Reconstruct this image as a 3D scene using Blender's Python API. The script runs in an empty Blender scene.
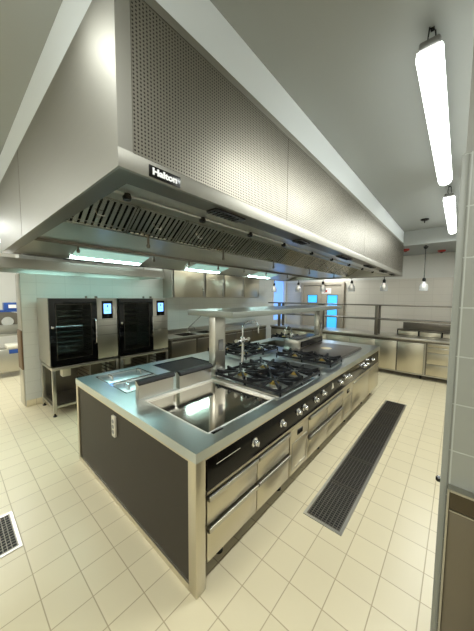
import bpy, bmesh, math, random
from mathutils import Vector, Matrix
random.seed(7)
SC = bpy.context.scene
COL = SC.collection
R = math.radians

# ------------------------------------------------------------------ materials
def new_mat(name):
    m = bpy.data.materials.new(name); m.use_nodes = True
    nt = m.node_tree
    return m, nt, nt.nodes['Principled BSDF']
def lin(c):
    def f(v):
        v /= 255.0
        return v / 12.92 if v <= 0.04045 else ((v + 0.055) / 1.055) ** 2.4
    return (f(c[0]), f(c[1]), f(c[2]), 1)
def plain(name, rgb, rough=0.5, metal=0.0, spec=0.5, noise=0.0, scale=6.0, coat=0.0):
    m, nt, b = new_mat(name)
    b.inputs['Base Color'].default_value = lin(rgb)
    b.inputs['Roughness'].default_value = rough
    b.inputs['Metallic'].default_value = metal
    b.inputs['Specular IOR Level'].default_value = spec
    if coat:
        b.inputs['Coat Weight'].default_value = coat
    if noise:
        g = nt.nodes.new('ShaderNodeNewGeometry'); n = nt.nodes.new('ShaderNodeTexNoise')
        n.inputs['Scale'].default_value = scale; n.inputs['Detail'].default_value = 4
        nt.links.new(g.outputs['Position'], n.inputs['Vector'])
        mr = nt.nodes.new('ShaderNodeMapRange')
        mr.inputs['To Min'].default_value = 1 - noise; mr.inputs['To Max'].default_value = 1 + noise
        nt.links.new(n.outputs['Fac'], mr.inputs['Value'])
        mx = nt.nodes.new('ShaderNodeVectorMath'); mx.operation = 'SCALE'
        mx.inputs[0].default_value = lin(rgb)[:3]
        nt.links.new(mr.outputs['Result'], mx.inputs['Scale'])
        nt.links.new(mx.outputs['Vector'], b.inputs['Base Color'])
    return m
def steel(name, rgb=(176, 172, 164), rough=0.28, stretch=(1, 1, 60), bump=0.02, var=0.08):
    """brushed stainless: streaky roughness and a faint streaky bump"""
    m, nt, b = new_mat(name)
    b.inputs['Metallic'].default_value = 1
    b.inputs['Base Color'].default_value = lin(rgb)
    g = nt.nodes.new('ShaderNodeNewGeometry'); mp = nt.nodes.new('ShaderNodeMapping')
    mp.inputs['Scale'].default_value = stretch
    nt.links.new(g.outputs['Position'], mp.inputs['Vector'])
    n = nt.nodes.new('ShaderNodeTexNoise'); n.inputs['Scale'].default_value = 4; n.inputs['Detail'].default_value = 5
    nt.links.new(mp.outputs['Vector'], n.inputs['Vector'])
    mr = nt.nodes.new('ShaderNodeMapRange')
    mr.inputs['To Min'].default_value = rough - var; mr.inputs['To Max'].default_value = rough + var
    nt.links.new(n.outputs['Fac'], mr.inputs['Value']); nt.links.new(mr.outputs['Result'], b.inputs['Roughness'])
    if bump:
        n2 = nt.nodes.new('ShaderNodeTexNoise'); n2.inputs['Scale'].default_value = 1.6; n2.inputs['Detail'].default_value = 2
        nt.links.new(g.outputs['Position'], n2.inputs['Vector'])
        bp = nt.nodes.new('ShaderNodeBump'); bp.inputs['Strength'].default_value = bump * 4; bp.inputs['Distance'].default_value = 0.02
        nt.links.new(n2.outputs['Fac'], bp.inputs['Height']); nt.links.new(bp.outputs['Normal'], b.inputs['Normal'])
    return m
def emit(name, rgb, strength):
    m, nt, b = new_mat(name)
    b.inputs['Base Color'].default_value = lin(rgb)
    b.inputs['Emission Color'].default_value = lin(rgb)
    b.inputs['Emission Strength'].default_value = strength
    return m
def glass(name, rgb, alpha):
    """thin tinted pane: mix of transparency and gloss"""
    m, nt, b = new_mat(name)
    b.inputs['Base Color'].default_value = lin(rgb); b.inputs['Roughness'].default_value = 0.04
    tr = nt.nodes.new('ShaderNodeBsdfTransparent'); tr.inputs['Color'].default_value = (0.75, 0.78, 0.78, 1)
    mix = nt.nodes.new('ShaderNodeMixShader'); mix.inputs['Fac'].default_value = alpha
    nt.links.new(tr.outputs[0], mix.inputs[1]); nt.links.new(b.outputs[0], mix.inputs[2])
    nt.links.new(mix.outputs[0], nt.nodes['Material Output'].inputs['Surface'])
    return m
def grid_mat(name, base, grout, axes, size, offset, width, rough=0.35, var=0.03, stagger=False, spec=0.5, tint=None):
    """tiles laid on a world grid: axes = two of 'XYZ'"""
    m, nt, b = new_mat(name)
    b.inputs['Roughness'].default_value = rough; b.inputs['Specular IOR Level'].default_value = spec
    g = nt.nodes.new('ShaderNodeNewGeometry'); sp = nt.nodes.new('ShaderNodeSeparateXYZ')
    nt.links.new(g.outputs['Position'], sp.inputs[0])
    def math_(op, a, bb=None, cc=None):
        n = nt.nodes.new('ShaderNodeMath'); n.operation = op
        for i, v in enumerate((a, bb, cc)):
            if v is None: continue
            if isinstance(v, (int, float)): n.inputs[i].default_value = v
            else: nt.links.new(v, n.inputs[i])
        return n.outputs[0]
    cells, dists = [], []
    for k, ax in enumerate(axes):
        u = math_('DIVIDE', math_('SUBTRACT', sp.outputs[ax], offset[k]), size[k])
        cells.append(math_('FLOOR', u))
        fr = math_('FRACT', u)
        d = math_('MINIMUM', fr, math_('SUBTRACT', 1.0, fr))
        dists.append(math_('MULTIPLY', d, size[k]))
    d = math_('MINIMUM', dists[0], dists[1])
    mr = nt.nodes.new('ShaderNodeMapRange'); mr.inputs['From Min'].default_value = width * 0.4
    mr.inputs['From Max'].default_value = width * 0.75
    nt.links.new(d, mr.inputs['Value'])
    cb = nt.nodes.new('ShaderNodeCombineXYZ'); nt.links.new(cells[0], cb.inputs[0]); nt.links.new(cells[1], cb.inputs[1])
    wn = nt.nodes.new('ShaderNodeTexWhiteNoise'); wn.noise_dimensions = '3D'
    nt.links.new(cb.outputs[0], wn.inputs['Vector'])
    ns = nt.nodes.new('ShaderNodeTexNoise'); ns.inputs['Scale'].default_value = 2.5; ns.inputs['Detail'].default_value = 6
    nt.links.new(g.outputs['Position'], ns.inputs['Vector'])
    sc_ = math_('ADD', math_('MULTIPLY', math_('SUBTRACT', wn.outputs['Value'], 0.5), var * 2),
                math_('ADD', math_('MULTIPLY', math_('SUBTRACT', ns.outputs['Fac'], 0.5), var * 3), 1.0))
    vs = nt.nodes.new('ShaderNodeVectorMath'); vs.operation = 'SCALE'; vs.inputs[0].default_value = lin(base)[:3]
    nt.links.new(sc_, vs.inputs['Scale'])
    mix = nt.nodes.new('ShaderNodeMix'); mix.data_type = 'RGBA'
    mix.inputs[6].default_value = lin(grout)
    nt.links.new(mr.outputs[0], mix.inputs[0]); nt.links.new(vs.outputs[0], mix.inputs[7])
    nt.links.new(mix.outputs[2], b.inputs['Base Color'])
    bp = nt.nodes.new('ShaderNodeBump'); bp.inputs['Strength'].default_value = 0.4; bp.inputs['Distance'].default_value = 0.002
    nt.links.new(mr.outputs[0], bp.inputs['Height']); nt.links.new(bp.outputs[0], b.inputs['Normal'])
    return m
def perforated(name, pitch, radius, axes=('Y', 'Z')):
    """stainless sheet with a square field of punched holes"""
    m, nt, b = new_mat(name)
    g = nt.nodes.new('ShaderNodeNewGeometry'); sp = nt.nodes.new('ShaderNodeSeparateXYZ')
    nt.links.new(g.outputs['Position'], sp.inputs[0])
    def math_(op, a, bb=None):
        n = nt.nodes.new('ShaderNodeMath'); n.operation = op
        for i, v in enumerate((a, bb)):
            if v is None: continue
            if isinstance(v, (int, float)): n.inputs[i].default_value = v
            else: nt.links.new(v, n.inputs[i])
        return n.outputs[0]
    q = []
    for ax in axes:
        fr = math_('FRACT', math_('DIVIDE', sp.outputs[ax], pitch))
        dd = math_('MULTIPLY', math_('SUBTRACT', fr, 0.5), pitch)
        q.append(math_('MULTIPLY', dd, dd))
    dist = math_('SQRT', math_('ADD', q[0], q[1]))
    mr = nt.nodes.new('ShaderNodeMapRange'); mr.inputs['From Min'].default_value = radius * 0.85
    mr.inputs['From Max'].default_value = radius * 1.15
    nt.links.new(dist, mr.inputs['Value'])
    mix = nt.nodes.new('ShaderNodeMix'); mix.data_type = 'RGBA'
    mix.inputs[6].default_value = lin((40, 36, 30)); mix.inputs[7].default_value = lin((146, 141, 130))
    nt.links.new(mr.outputs[0], mix.inputs[0]); nt.links.new(mix.outputs[2], b.inputs['Base Color'])
    b.inputs['Metallic'].default_value = 1
    mp = nt.nodes.new('ShaderNodeMapping'); mp.inputs['Scale'].default_value = (1, 1, 1)
    nt.links.new(g.outputs['Position'], mp.inputs['Vector'])
    n = nt.nodes.new('ShaderNodeTexNoise'); n.inputs['Scale'].default_value = 2; n.inputs['Detail'].default_value = 4
    nt.links.new(mp.outputs[0], n.inputs['Vector'])
    m2 = nt.nodes.new('ShaderNodeMapRange'); m2.inputs['To Min'].default_value = 0.36; m2.inputs['To Max'].default_value = 0.52
    nt.links.new(n.outputs['Fac'], m2.inputs['Value']); nt.links.new(m2.outputs[0], b.inputs['Roughness'])
    bp = nt.nodes.new('ShaderNodeBump'); bp.inputs['Strength'].default_value = 0.5; bp.inputs['Distance'].default_value = 0.003
    nt.links.new(mr.outputs[0], bp.inputs['Height']); nt.links.new(bp.outputs[0], b.inputs['Normal'])
    return m

M = {}
M['steel'] = steel('brushed steel', (190, 187, 178), 0.30, stretch=(1, 1, 12), var=0.015, bump=0)
M['steel_h'] = steel('hood steel', (160, 157, 148), 0.50, stretch=(1, 1, 10), var=0.02, bump=0.012)
M['steel_top'] = steel('worktop steel', (196, 202, 202), 0.30, stretch=(3, 3, 1), var=0.05, bump=0.012)
M['steel_front'] = steel('front steel', (206, 199, 180), 0.33, stretch=(12, 1, 1), bump=0, var=0.015)
M['steel_dim'] = steel('dull steel', (128, 122, 112), 0.38, stretch=(1, 10, 1), var=0.015, bump=0)
M['mirror'] = steel('chromed griddle plate', (215, 208, 198), 0.09, stretch=(2, 2, 2), var=0.02, bump=0.004)
M['chrome'] = plain('chrome', (225, 225, 225), 0.08, 1.0)
M['perf'] = perforated('perforated steel', 0.0160, 0.0040)
M['black'] = plain('black enamel', (14, 13, 13), 0.25, 0, 0.5)
M['blackglass'] = plain('black glass', (7, 7, 8), 0.06, 0, 0.5)
M['panelblack'] = plain('black control panel', (9, 7, 6), 0.14, 0, 0.22)
M['iron'] = plain('cast iron', (26, 26, 28), 0.5, 0.3, 0.5, noise=0.2, scale=30)
M['griddle'] = plain('dark ribbed griddle', (38, 38, 42), 0.4, 0.6, noise=0.15, scale=12)
M['plate'] = plain('solid top plate', (112, 106, 100), 0.42, 0.8, noise=0.15, scale=6)
M['brass'] = plain('brass burner', (196, 170, 96), 0.3, 1.0)
M['brown'] = plain('brown laminate', (50, 44, 35), 0.5, 0, 0.3, noise=0.04, scale=20)
M['plastic'] = plain('pale plastic', (210, 204, 186), 0.4)
M['white'] = plain('white paint', (222, 220, 212), 0.7, noise=0.015, scale=2)
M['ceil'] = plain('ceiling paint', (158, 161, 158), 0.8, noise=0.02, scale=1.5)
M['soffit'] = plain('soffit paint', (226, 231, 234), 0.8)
M['guard'] = plain('pale grey corner guard', (146, 148, 140), 0.4)
M['pierpaint'] = plain('grey pier paint', (150, 150, 143), 0.6)
M['bronze'] = plain('dark bronzed steel', (92, 84, 70), 0.4, 0.9)
M['satin'] = plain('satin black', (16, 16, 17), 0.6)
M['filter'] = plain('polished filter steel', (214, 212, 200), 0.2, 1.0)
M['rim'] = plain('satin bright rim', (232, 232, 226), 0.45, 1.0)
M['hoodglow'] = emit('painted teal hood glow', (168, 208, 200), 0.42)  # emissive stand-in for the tubes' glow on the hood lining
M['shelf'] = plain('satin grey steel', (140, 144, 136), 0.5, 0.7)
M['grout'] = plain('grey plastic', (120, 120, 118), 0.5)
M['rubber'] = plain('black rubber', (18, 18, 18), 0.7)
M['bluebox'] = plain('blue plastic', (30, 70, 140), 0.35)
M['red'] = plain('red plastic', (170, 40, 30), 0.4)
M['wood'] = plain('brown board', (104, 80, 54), 0.5, noise=0.1, scale=8)
M['doorgrey'] = plain('grey door paint', (168, 158, 142), 0.45)
M['pitdark'] = plain('dark drain pit', (20, 20, 20), 0.7)
M['paper'] = plain('white paper', (230, 226, 222), 0.7)
M['floor'] = grid_mat('cream floor tiles', (216, 204, 172), (176, 160, 128), 'XY', (0.2105, 0.2105), (0.151, 0.238), 0.005, 0.32, 0.02)
M['tileL'] = grid_mat('white wall tiles', (214, 215, 208), (200, 201, 194), 'YZ', (0.4, 0.2), (0.1, 0.0), 0.005, 0.22, 0.01)
M['tileF'] = grid_mat('pale far wall tiles', (214, 207, 194), (200, 192, 178), 'XZ', (0.4, 0.2), (0.1, 0.1), 0.006, 0.3, 0.01)
M['tileP'] = grid_mat('grey green wall tiles', (150, 151, 142), (178, 180, 172), 'XZ', (0.6, 0.2175), (1.085, 0.0095), 0.005, 0.25, 0.01)
M['lamp'] = emit('fluorescent tube glow', (250, 255, 250), 5)
M['hoodlamp'] = emit('cool hood tube glow', (206, 240, 237), 22)
M['ovenlamp'] = emit('cool oven hood glow', (170, 230, 228), 7)
M['day'] = emit('blue daylight pane', (120, 168, 240), 0.8)
M['day2'] = emit('bright blue door pane', (64, 172, 250), 0.85)
M['screen'] = emit('blue touch screen', (120, 180, 255), 1.6)
M['glyph'] = plain('screen symbol', (20, 50, 120), 0.4)
M['tint'] = glass('tinted oven glass', (12, 12, 12), 0.18)
M['clear'] = glass('clear lamp glass', (235, 235, 235), 0.5)
M['bulb'] = emit('lit bulb', (255, 246, 230), 1.2)

# ------------------------------------------------------------------ geometry
class MB:
    def __init__(s): s.bm = bmesh.new()
    def box(s, x0, x1, y0, y1, z0, z1, bev=0.0, seg=2):
        vs = [s.bm.verts.new(p) for p in ((x0,y0,z0),(x1,y0,z0),(x1,y1,z0),(x0,y1,z0),(x0,y0,z1),(x1,y0,z1),(x1,y1,z1),(x0,y1,z1))]
        fs = [s.bm.faces.new([vs[i] for i in f]) for f in ((0,3,2,1),(4,5,6,7),(0,1,5,4),(1,2,6,5),(2,3,7,6),(3,0,4,7))]
        if bev:
            es = list({e for f in fs for e in f.edges})
            bmesh.ops.bevel(s.bm, geom=es, offset=bev, segments=seg, profile=0.5, affect='EDGES')
        return s
    def prism(s, pts, axis, a0, a1):
        """polygon in the plane normal to axis ('x': pts are (y,z); 'y': (x,z); 'z': (x,y)) extruded a0..a1"""
        def P(p, a): return {'x': (a, p[0], p[1]), 'y': (p[0], a, p[1]), 'z': (p[0], p[1], a)}[axis]
        A = [s.bm.verts.new(P(p, a0)) for p in pts]; B = [s.bm.verts.new(P(p, a1)) for p in pts]
        n = len(pts)
        s.bm.faces.new(A); s.bm.faces.new(B[::-1])
        for i in range(n): s.bm.faces.new((A[i], B[i], B[(i+1) % n], A[(i+1) % n]))
        return s
    def tube(s, path, r, n=10, cap=True):
        path = [Vector(p) for p in path]
        rr = r if isinstance(r, (list, tuple)) else [r] * len(path)
        rings = []; up = None
        for i, p in enumerate(path):
            t = (path[min(i+1, len(path)-1)] - path[max(i-1, 0)]).normalized()
            if up is None:
                up = Vector((0, 0, 1)) if abs(t.z) < 0.9 else Vector((1, 0, 0))
            u = t.cross(up).normalized(); v = u.cross(t).normalized(); up = v
            rings.append([s.bm.verts.new(p + (u * math.cos(2*math.pi*k/n) + v * math.sin(2*math.pi*k/n)) * rr[i]) for k in range(n)])
        for a, b in zip(rings, rings[1:]):
            for k in range(n): s.bm.faces.new((a[k], a[(k+1) % n], b[(k+1) % n], b[k]))
        if cap:
            s.bm.faces.new(rings[0][::-1]); s.bm.faces.new(rings[-1])
        return s
    def lathe(s, prof, c, n=24, axis='z', closed=True):
        """prof: list of (radius, height) about an axis through c"""
        rings = []
        for r, h in prof:
            ring = []
            for k in range(n):
                a = 2*math.pi*k/n; x, y = r*math.cos(a), r*math.sin(a)
                p = {'z': (x, y, h), 'x': (h, x, y), 'y': (x, h, y)}[axis]
                ring.append(s.bm.verts.new((c[0]+p[0], c[1]+p[1], c[2]+p[2])))
            rings.append(ring)
        for a, b in zip(rings, rings[1:]):
            for k in range(n): s.bm.faces.new((a[k], a[(k+1) % n], b[(k+1) % n], b[k]))
        if closed:
            s.bm.faces.new(rings[0][::-1]); s.bm.faces.new(rings[-1])
        return s
    def frame(s, axis, a0, a1, u0, u1, v0, v1, w):
        """rectangular picture-frame; axis 'x': (u,v)=(y,z); 'y': (x,z); 'z': (x,y)"""
        for (p, q, r_, t) in ((u0, u1, v0, v0+w), (u0, u1, v1-w, v1), (u0, u0+w, v0+w, v1-w), (u1-w, u1, v0+w, v1-w)):
            if axis == 'x': s.box(a0, a1, p, q, r_, t)
            elif axis == 'y': s.box(p, q, a0, a1, r_, t)
            else: s.box(p, q, r_, t, a0, a1)
        return s
    def build(s, name, mat, parent=None, smooth=True):
        bmesh.ops.recalc_face_normals(s.bm, faces=s.bm.faces)
        me = bpy.data.meshes.new(name); s.bm.to_mesh(me); s.bm.free()
        me.materials.append(mat)
        if smooth:
            for p in me.polygons: p.use_smooth = True
            me.set_sharp_from_angle(angle=R(35))
        o = bpy.data.objects.new(name, me); COL.objects.link(o)
        if parent is not None:
            o.parent = parent
            o.matrix_parent_inverse = Matrix.Translation(-world_loc(parent))
        return o
def world_loc(o):
    v = o.location.copy()
    if o.parent: v = v + Vector(o.matrix_parent_inverse.translation) + world_loc(o.parent)
    return v
def tag(o, label=None, cat=None, group=None, kind=None):
    if label: o['label'] = label
    if cat: o['category'] = cat
    if group: o['group'] = group
    if kind: o['kind'] = kind
    return o
def thing(name, loc, label, cat, group=None):
    o = bpy.data.objects.new(name, None); COL.objects.link(o); o.location = loc
    o.empty_display_size = 0.1
    return tag(o, label, cat, group)
def copy_tree(o, dx, label=None, group=None, parent=None):
    c = o.copy(); COL.objects.link(c)
    if parent is None:
        c.location = o.location + Vector(dx)
        if label: c['label'] = label
        if group: c['group'] = group
    else: c.parent = parent
    for ch in o.children: copy_tree(ch, dx, parent=c)
    return c
def S(name, mb, mat, smooth=True): return tag(mb.build(name, mat, None, smooth), kind='structure')

# ------------------------------------------------------------------ setting
ZC = 3.353
S('floor', MB().box(-9.3, 4.2, -4.2, 8.2, -0.2, 0), M['floor'])
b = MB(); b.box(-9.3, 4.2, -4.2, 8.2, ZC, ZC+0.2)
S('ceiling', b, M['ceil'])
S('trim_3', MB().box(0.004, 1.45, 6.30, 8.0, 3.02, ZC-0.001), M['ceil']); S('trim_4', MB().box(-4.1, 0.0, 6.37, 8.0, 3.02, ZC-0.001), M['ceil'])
# left wall behind the ovens with a window opening near its far end
b = MB()
WX0, WX1 = -4.42, -4.1
b.box(WX0, WX1, -0.1, 7.05, 0, ZC); b.box(WX0, WX1, 7.95, 8.0, 0, ZC)
b.box(WX0, WX1, 7.05, 7.95, 0, 0.9); b.box(WX0, WX1, 7.05, 7.95, 2.46, ZC)
S('wall_left', b, M['tileL'])
b = MB()
b.box(-9.3, 4.2, 8.0, 8.2, 0, ZC)
S('wall_far', b, M['tileF'])
b = MB(); b.box(-4.1, 1.45, 7.985, 8.0, 2.36, 3.02)
S('trim_2', b, M['white'])
S('wall_back', MB().box(-9.3, 4.2, -4.2, -4.0, 0, ZC), M['white'])
S('wall_outer', MB().box(-9.3, -9.1, -4.0, 8.0, 0, ZC), M['white'])
S('wall_side', MB().box(4.0, 4.2, -4.0, 8.0, 0, ZC), M['white'])
# pier on the right: tiled wall end with plain paint above
b = MB(); b.box(1.058, 4.0, 0.60, 0.86, 0, 2.41, 0.004)
S('wall_right', b, M['tileP'])
b = MB(); b.box(1.064, 4.0, 0.61, 0.85, 2.41, ZC)
S('wall_right_top', b, M['pierpaint'])
S('wall_right_side', MB().box(1.45, 1.6, 0.86, 8.0, 0, ZC), M['white'])
# white boxed bulkhead between hood and ceiling
HX0, HX1, HY0, HY1 = -3.255, 0.0, -0.402, 6.365
HZ0, HZ1 = 2.316, 3.079
S('trim_1', MB().box(HX0+0.002, HX1-0.002, HY0+0.002, HY1-0.002, HZ1, ZC-0.001), M['soffit'])
# skirting of the left wall
S('baseboard_left', MB().box(WX1, WX1+0.012, -0.1, 8.0, 0, 0.1, 0.003), M['floor'])
# window with blue daylight
w = MB(); w.frame('x', WX0+0.18, WX1+0.01, 7.05, 7.95, 0.9, 2.46, 0.05)
wf = S('window_1', w, M['white'])
MB().box(WX0+0.22, WX0+0.24, 7.1, 7.9, 0.95, 2.41).build('pane', M['day'], wf)
# double door on the far wall
dx0, dx1, dz = -3.42, -1.86, 2.24
d = MB(); d.box(dx0, dx0+0.09, 7.9, 8.0, 0, dz+0.08); d.box(dx1-0.09, dx1, 7.9, 8.0, 0, dz+0.08); d.box(dx0+0.09, dx1-0.09, 7.9, 8.0, dz, dz+0.08)
door = S('door_1', d, M['doorgrey'])
mid = (dx0+dx1)/2
def leaf(x0, x1, gx0, gx1, gz0, gz1):
    l = MB(); y0, y1 = 7.93, 7.975
    l.box(x0, gx0, y0, y1, 0.01, dz-0.01); l.box(gx1, x1, y0, y1, 0.01, dz-0.01)
    l.box(gx0, gx1, y0, y1, 0.01, gz0); l.box(gx0, gx1, y0, y1, gz1, dz-0.01)
    o = l.build('door_leaf', M['doorgrey'], door)
    MB().frame('y', 7.925, 7.93, gx0-0.02, gx1+0.02, gz0-0.02, gz1+0.02, 0.02).build('glazing_bead', M['steel_dim'], o)
    MB().box(gx0, gx1, 7.945, 7.955, gz0, gz1).build('pane', M['day2'], o)
leaf(dx0+0.092, mid-0.003, -3.15, -2.80, 1.62, 1.88)
leaf(mid+0.003, dx1-0.092, -2.42, -2.08, 0.75, 1.88)
h = MB(); h.tube([(mid-0.06, 7.93, 0.95), (mid-0.06, 7.88, 0.95), (mid-0.06, 7.88, 1.25), (mid-0.06, 7.93, 1.25)], 0.012)
h.build('door_handle', M['chrome'], door)
sg = MB().box(-2.63, -2.30, 7.918, 7.929, 1.93, 2.12).build('door_sign', M['paper'])
tag(sg, 'small white notice stuck to the top of the double door', 'sign')
k = MB(); k.box(-2.50, -2.43, 7.912, 7.918, 1.99, 2.06); k.tube([(-2.54, 7.914, 1.96), (-2.39, 7.914, 2.09)], 0.008, 6)
k.build('pictogram', M['red'], sg)

# ------------------------------------------------------------------ floor drains
def drain(name, x0, x1, y0, y1, n, label, bar=0.024, along='y'):
    t = thing(name, ((x0+x1)/2, y0, 0), label, 'floor drain')
    MB().frame('z', 0.0, 0.006, x0-0.012, x1+0.012, y0-0.012, y1+0.012, 0.022).build('frame', M['steel'], t)
    MB().box(x0+0.008, x1-0.008, y0+0.008, y1-0.008, 0.0, 0.0012).build('pit', M['pitdark'], t)
    L = (y1-y0)/n; g0 = None
    for i in range(n):
        a, c = y0+i*L+0.006, y0+(i+1)*L-0.006
        if g0 is None:
            g = MB(); xa, xb = x0+0.010, x1-0.010
            a = max(a, y0+0.010)
            g.frame('z', 0.0013, 0.0075, xa, xb, a, c, 0.008)
            yy = a+bar
            while yy < c-0.012: g.box(xa, xb, yy-0.0022, yy+0.0022, 0.0015, 0.0065); yy += bar
            xx = xa+bar*1.25
            while xx < xb-0.012: g.box(xx-0.002, xx+0.002, a, c, 0.0015, 0.0060); xx += bar*1.25
            g0 = g.build('grate', M['steel_dim'], t)
        else:
            gg = g0.copy(); COL.objects.link(gg); gg.parent = t; gg.matrix_parent_inverse = g0.matrix_parent_inverse
            gg.location = (0, i*L-0.0, 0)
    return t
drain('channel_drain', 0.200, 0.487, 0.995, 4.11, 6, 'long steel grating channel in the floor beside the island')
drain('floor_drain', -1.62, -1.20, -0.91, -0.62, 1, 'short square floor grate left of the island at frame edge')

# ------------------------------------------------------------------ cooking island
W_, L_ = 2.011, 4.40
isl = thing('cooking_island', (-1.0, 2.2, 0), 'long stainless cooking island with burners, griddle and black control strip', 'cooking island')
gx0, gx1, gy0, gy1 = -0.905, -0.115, 0.195, 0.985         # chrome griddle well
# worktop with holes for griddle and left wells
t = MB()
zt0, zt1 = 0.84, 0.90
fx0, fx1, fy0, fy1 = -1.90, -1.18, 0.16, 0.66             # fryer well on the left side
bx0, bx1, by0, by1 = -1.88, -1.32, 0.84, 1.48             # dark griddle on the left side
kx0, kx1, ky0, ky1 = -1.80, -1.28, 3.05, 3.62             # sink further on
def slab(x0, x1, y0, y1): t.box(x0, x1, y0, y1, zt0, zt1)
slab(gx1, 0.0, 0, L_); slab(-1.10, gx0, 0, L_); slab(gx0, gx1, 0, gy0); slab(gx0, gx1, gy1, L_)
slab(-W_, fx0, 0, L_); slab(fx0, -1.10, 0, fy0)
slab(fx1, -1.10, fy0, fy1); slab(fx0, -1.10, fy1, by0)
slab(fx0, bx0, by0, by1); slab(bx1, -1.10, by0, by1); slab(fx0, -1.10, by1, ky0)
slab(fx0, kx0, ky0, ky1); slab(kx1, -1.10, ky0, ky1); slab(fx0, -1.10, ky1, L_)
bmesh.ops.remove_doubles(t.bm, verts=t.bm.verts, dist=1e-5)
t.build('worktop', M['steel_top'], isl, smooth=False)
# carcass walls under the worktop
c = MB()
c.box(-W_+0.02, -0.03, 0.05, L_-0.03, 0.14, 0.60)
c.box(-W_+0.02, -0.03, 0.05, 0.07, 0.60, zt0); c.box(-W_+0.02, -0.03, L_-0.05, L_-0.03, 0.60, zt0)
c.box(-0.05, -0.03, 0.05, L_-0.03, 0.60, zt0); c.box(-W_+0.02, -W_+0.04, 0.05, L_-0.03, 0.60, zt0)
c.build('carcass', M['steel_dim'], isl)
# near end: steel frame and brown inset panel
f = MB()
f.box(-W_+0.01, -W_+0.06, 0.0, 0.05, 0, zt0); f.box(-0.075, -0.002, 0.0, 0.075, 0, zt0, 0.003)
f.box(-W_+0.06, -0.075, 0.0, 0.05, 0.0, 0.045); f.box(-W_+0.06, -0.075, 0.0, 0.05, zt0-0.012, zt0)
f.build('end_frame', M['steel_front'], isl)
tag(MB().box(-W_+0.06, -0.075, 0.012, 0.045, 0.045, zt0-0.012).build('end_panel', M['brown'], isl), 'matte dark brown end panel')
o = MB(); o.box(-1.105, -1.045, -0.008, 0.012, 0.60, 0.78, 0.004)
ou = o.build('power_outlet', M['plastic'], isl)
for zz in (0.645, 0.69, 0.735):
    MB().lathe([(0.018, -0.0095), (0.018, -0.008), (0.014, -0.008)], (-1.075, 0, zz), 16, 'y').build('socket', M['grout'], ou)
# worktop edge lip, black control strip
tag(MB().box(-0.028, 0.002, 0.085, 4.30, 0.625, 0.828, 0.003).build('control_panel', M['panelblack'], isl), 'glossy black control strip')
MB().box(-0.03, -0.001, 0.075, 4.30, 0.828, 0.84).box(-0.03, -0.001, 4.30, 4.395, 0.60, 0.84).build('front_rail', M['steel_front'], isl)
MB().box(-0.03, 0.001, 0.085, 4.36, 0.600, 0.622).build('lower_rail', M['steel_front'], isl)
MB().box(0.002, 0.0032, 0.16, 0.385, 0.762, 0.766).build('marking', M['plastic'], isl)
def knob(y, z, r=0.021):
    k = MB(); k.lathe([(r+0.012, 0.002), (r+0.012, 0.008), (r, 0.010), (r*0.92, 0.034), (r*0.8, 0.038)], (0, y, z), 20, 'x')
    k.box(0.036, 0.044, y-0.006, y+0.006, z-r*0.9, z+r*0.9, 0.002)
    ko = k.build('knob', M['chrome'], isl)
    MB().lathe([(r+0.017, 0.0018), (r+0.017, 0.0045)], (0, y, z), 20, 'x').build('dial_ring', M['black'], ko)
for y, z in ((0.545, 0.735), (0.925, 0.735), (1.21, 0.735), (1.33, 0.74), (1.59, 0.735), (1.79, 0.75), (2.32, 0.74), (2.50, 0.76), (2.66, 0.735), (3.36, 0.735), (3.52, 0.735)):
    knob(y, z)
knob(3.85, 0.745, 0.022)
e = MB(); e.prism([(2.03, 0.725), (2.10, 0.725), (2.065, 0.795)], 'x', 0.002, 0.005)
e.build('emblem', M['plastic'], isl)
# drawers (two rows) and doors along the front
def drawer(y0, y1, z0, z1):
    d = MB(); d.box(-0.028, -0.001, y0, y1, z0, z1-0.035, 0.003)
    o = d.build('drawer', M['steel_front'], isl)
    # folded grip along the top edge, standing out from the front
    h = MB(); h.prism([(-0.026, z1-0.034), (0.002, z1-0.040), (0.020, z1-0.030), (0.020, z1-0.004), (0.012, z1-0.002), (0.008, z1-0.012), (-0.026, z1-0.016)], 'y', y0+0.004, y1-0.004)
    h.build('handle', M['steel'], o)
def cdoor(y0, y1, z0, z1, disp=False, mat=None):
    d = MB(); d.box(-0.028, -0.001, y0, y1, z0, z1, 0.004)
    o = d.build('cabinet_door', mat or M['steel_front'], isl)
    if disp:
        MB().frame('x', -0.001, 0.002, y0+0.03, y1-0.03, z0+0.04, z1-0.13, 0.012).build('door_trim', M['steel'], o)
        MB().box(-0.001, 0.004, (y0+y1)/2-0.05, (y0+y1)/2+0.05, z1-0.085, z1-0.035).build('display', M['blackglass'], o)
    else:
        MB().box(-0.001, 0.012, y0+0.01, y1-0.01, z1-0.022, z1-0.008, 0.003).build('handle', M['steel'], o)
    return o
for (a, c_) in ((0.087, 0.585), (0.595, 1.065)):
    drawer(a, c_, 0.405, 0.598); drawer(a, c_, 0.165, 0.395)
cdoor(1.085, 1.445, 0.165, 0.595, True)
for (a, c_) in ((1.46, 1.945), (1.955, 2.43)):
    drawer(a, c_, 0.405, 0.598); drawer(a, c_, 0.165, 0.395)
cdoor(2.45, 2.85, 0.165, 0.595, True); cdoor(2.86, 3.69, 0.165, 0.595); cdoor(3.70, 4.36, 0.165, 0.595)
for y in (0.30, 1.075, 1.95, 2.85, 3.7, 4.25):
    for x in (-0.12, -W_+0.12):
        g = MB(); g.tube([(x, y, 0.02), (x, y, 0.145)], 0.018, 10); g.lathe([(0.032, 0), (0.032, 0.012), (0.018, 0.022)], (x, y, 0), 14)
        g.build('foot', M['black'], isl)
MB().box(-0.35, -0.30, 0.08, 4.3, 0.0, 0.14).box(-W_+0.30, -W_+0.35, 0.08, 4.3, 0, 0.14).build('plinth', M['black'], isl)

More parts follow.
